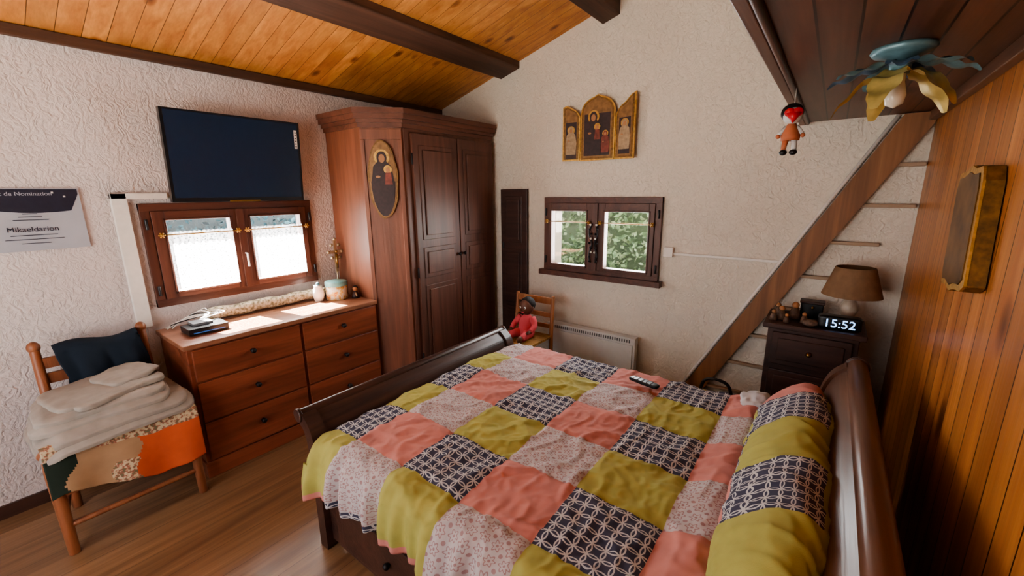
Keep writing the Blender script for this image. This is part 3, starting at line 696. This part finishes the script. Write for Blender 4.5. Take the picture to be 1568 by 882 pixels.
b.grid(80,54,cf,M_orange,None,cm);b.done(solid=.006,recalc=False)
b=B("folded_blanket")
def dr(w):
    z=w.z
    if w.x>.16: z-=(w.x-.16)**1.2*.8
    if w.y<-.2: z-=(-.2-w.y)**1.2*.8
    return Vector((w.x,w.y,z+.012*math.sin(w.y*7+1)))
R=lambda a:RZ(a).to_3x3()
for i,(cx_b,cy_b,sx,sy,a) in enumerate(((-2.77,.315,.50,.58,3),(-2.775,.31,.47,.55,1),(-2.79,.29,.42,.50,-5),(-2.80,.29,.39,.47,-3),(-2.82,.31,.34,.42,8))):
    b.soft((cx_b,cy_b,.556+i*.027),(sx,sy,.034),M_blank,6,30,.006,9,R(a),dr,i+1)
b.soft((-2.84,.40,.690),(.24,.22,.034),M_blank,4,26,.014,13,R(24),dr,7)
b.soft((-2.68,.33,.662),(.10,.32,.032),M_blank,4,26,.010,12,R(20),dr,8);b.done()
# ---------------------------------------------------------------- outdoors
t=NT("leaves");n=t.noise(t.obj(),6,2);M_leaf=t.fin(t.ramp(n,[(.35,lin((92,122,84))),(.5,lin((150,182,134))),(.65,lin((214,230,192)))]),.6)
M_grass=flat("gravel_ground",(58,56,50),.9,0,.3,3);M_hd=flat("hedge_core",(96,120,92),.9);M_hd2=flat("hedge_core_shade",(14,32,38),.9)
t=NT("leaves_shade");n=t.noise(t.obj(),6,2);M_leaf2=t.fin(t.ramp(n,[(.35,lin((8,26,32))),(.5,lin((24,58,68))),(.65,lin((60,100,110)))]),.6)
def hedge(x0,x1,y0,y1,z1,n,seed,ml,mh):
    random.seed(seed);b=B("hedge");b.box(x0+.25,x1-.25,y0+.25,y1-.25,-.12,z1-.3,mh)
    vs=[];fs=[]
    for i in range(n):
        p=Vector((random.uniform(x0,x1),random.uniform(y0,y1),random.uniform(0,z1)))
        if i%2:
            if x1-x0>y1-y0: p.y=y0+abs(random.gauss(0,.15))
            else: p.x=x1-abs(random.gauss(0,.15))
        a=Vector((random.gauss(0,1),random.gauss(0,1),random.gauss(0,1))).normalized();c=a.orthogonal().normalized();s_=random.uniform(.03,.07)
        o=len(vs);vs+=[p-a*s_,p+c*s_*.5,p+a*s_,p-c*s_*.5];fs.append((o,o+1,o+2,o+3))
    b.add(vs,fs,ml);return b.done(recalc=False)
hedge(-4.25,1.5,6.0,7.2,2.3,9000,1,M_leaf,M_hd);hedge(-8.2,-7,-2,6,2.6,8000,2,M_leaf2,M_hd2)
b=B("sun_block_wall");b.box(-4.6,-4.4,3.5,9.5,-.12,4.8,M_plL);b.done()  # unseen wall added to keep the sun off the back hedge
b=B("ground");b.box(-30,20,-20,30,-.3,-.12,M_grass);b.done()
# ---------------------------------------------------------------- lights
def area(name,loc,rot,sx,sy,p,col):
    l=bpy.data.lights.new(name,'AREA');l.shape='RECTANGLE';l.size=sx;l.size_y=sy;l.energy=p;l.color=col
    o=bpy.data.objects.new(name,l);o.location=loc;o.rotation_euler=[math.radians(a) for a in rot];bpy.context.collection.objects.link(o);return o
l=bpy.data.lights.new("sun",'SUN');l.energy=420;l.angle=.01;l.color=(1,.95,.88);o=bpy.data.objects.new("sun",l)
o.rotation_euler=Vector((.62,.10,-.78)).to_track_quat('-Z','Y').to_euler();bpy.context.collection.objects.link(o)
area("window_light_left",(XL-.10,1.165,1.26),(0,-90,0),.5,.85,30,(.97,.98,1))
area("window_light_back",(-1.46,YB+.10,1.26),(-90,0,0),.85,.5,38,(.97,.99,1))
area("fill_light_front",(-1.6,YF-.05,1.35),(90,0,0),2.0,1.7,24,(1,.98,.97))  # added fill lamp behind the camera, in a front opening added for it
w=bpy.data.worlds.new("World");sc.world=w;w.use_nodes=True;bg=w.node_tree.nodes['Background'];bg.inputs[0].default_value=(.86,.92,1,1);bg.inputs[1].default_value=2.2
try: sc.view_settings.look='AgX - Medium High Contrast'
except Exception: pass
# ---------------------------------------------------------------- camera
f=640.6;yaw,pit,rol=[math.radians(v) for v in(-37.12,12.82,-0.57)]
cy,sy=math.cos(yaw),math.sin(yaw)
F=Vector((sy*math.cos(pit),cy*math.cos(pit),-math.sin(pit)));r=Vector((cy,-sy,0));u=r.cross(F)
r2=math.cos(rol)*r+math.sin(rol)*u;u2=-math.sin(rol)*r+math.cos(rol)*u
cam=bpy.data.cameras.new("camera");cam.sensor_width=36;cam.lens=36*f/1568;cam.clip_start=.02
co=bpy.data.objects.new("camera",cam);bpy.context.collection.objects.link(co)
co.matrix_world=Matrix(((r2.x,u2.x,-F.x,0),(r2.y,u2.y,-F.y,0),(r2.z,u2.z,-F.z,1.6),(0,0,0,1)))
sc.camera=co
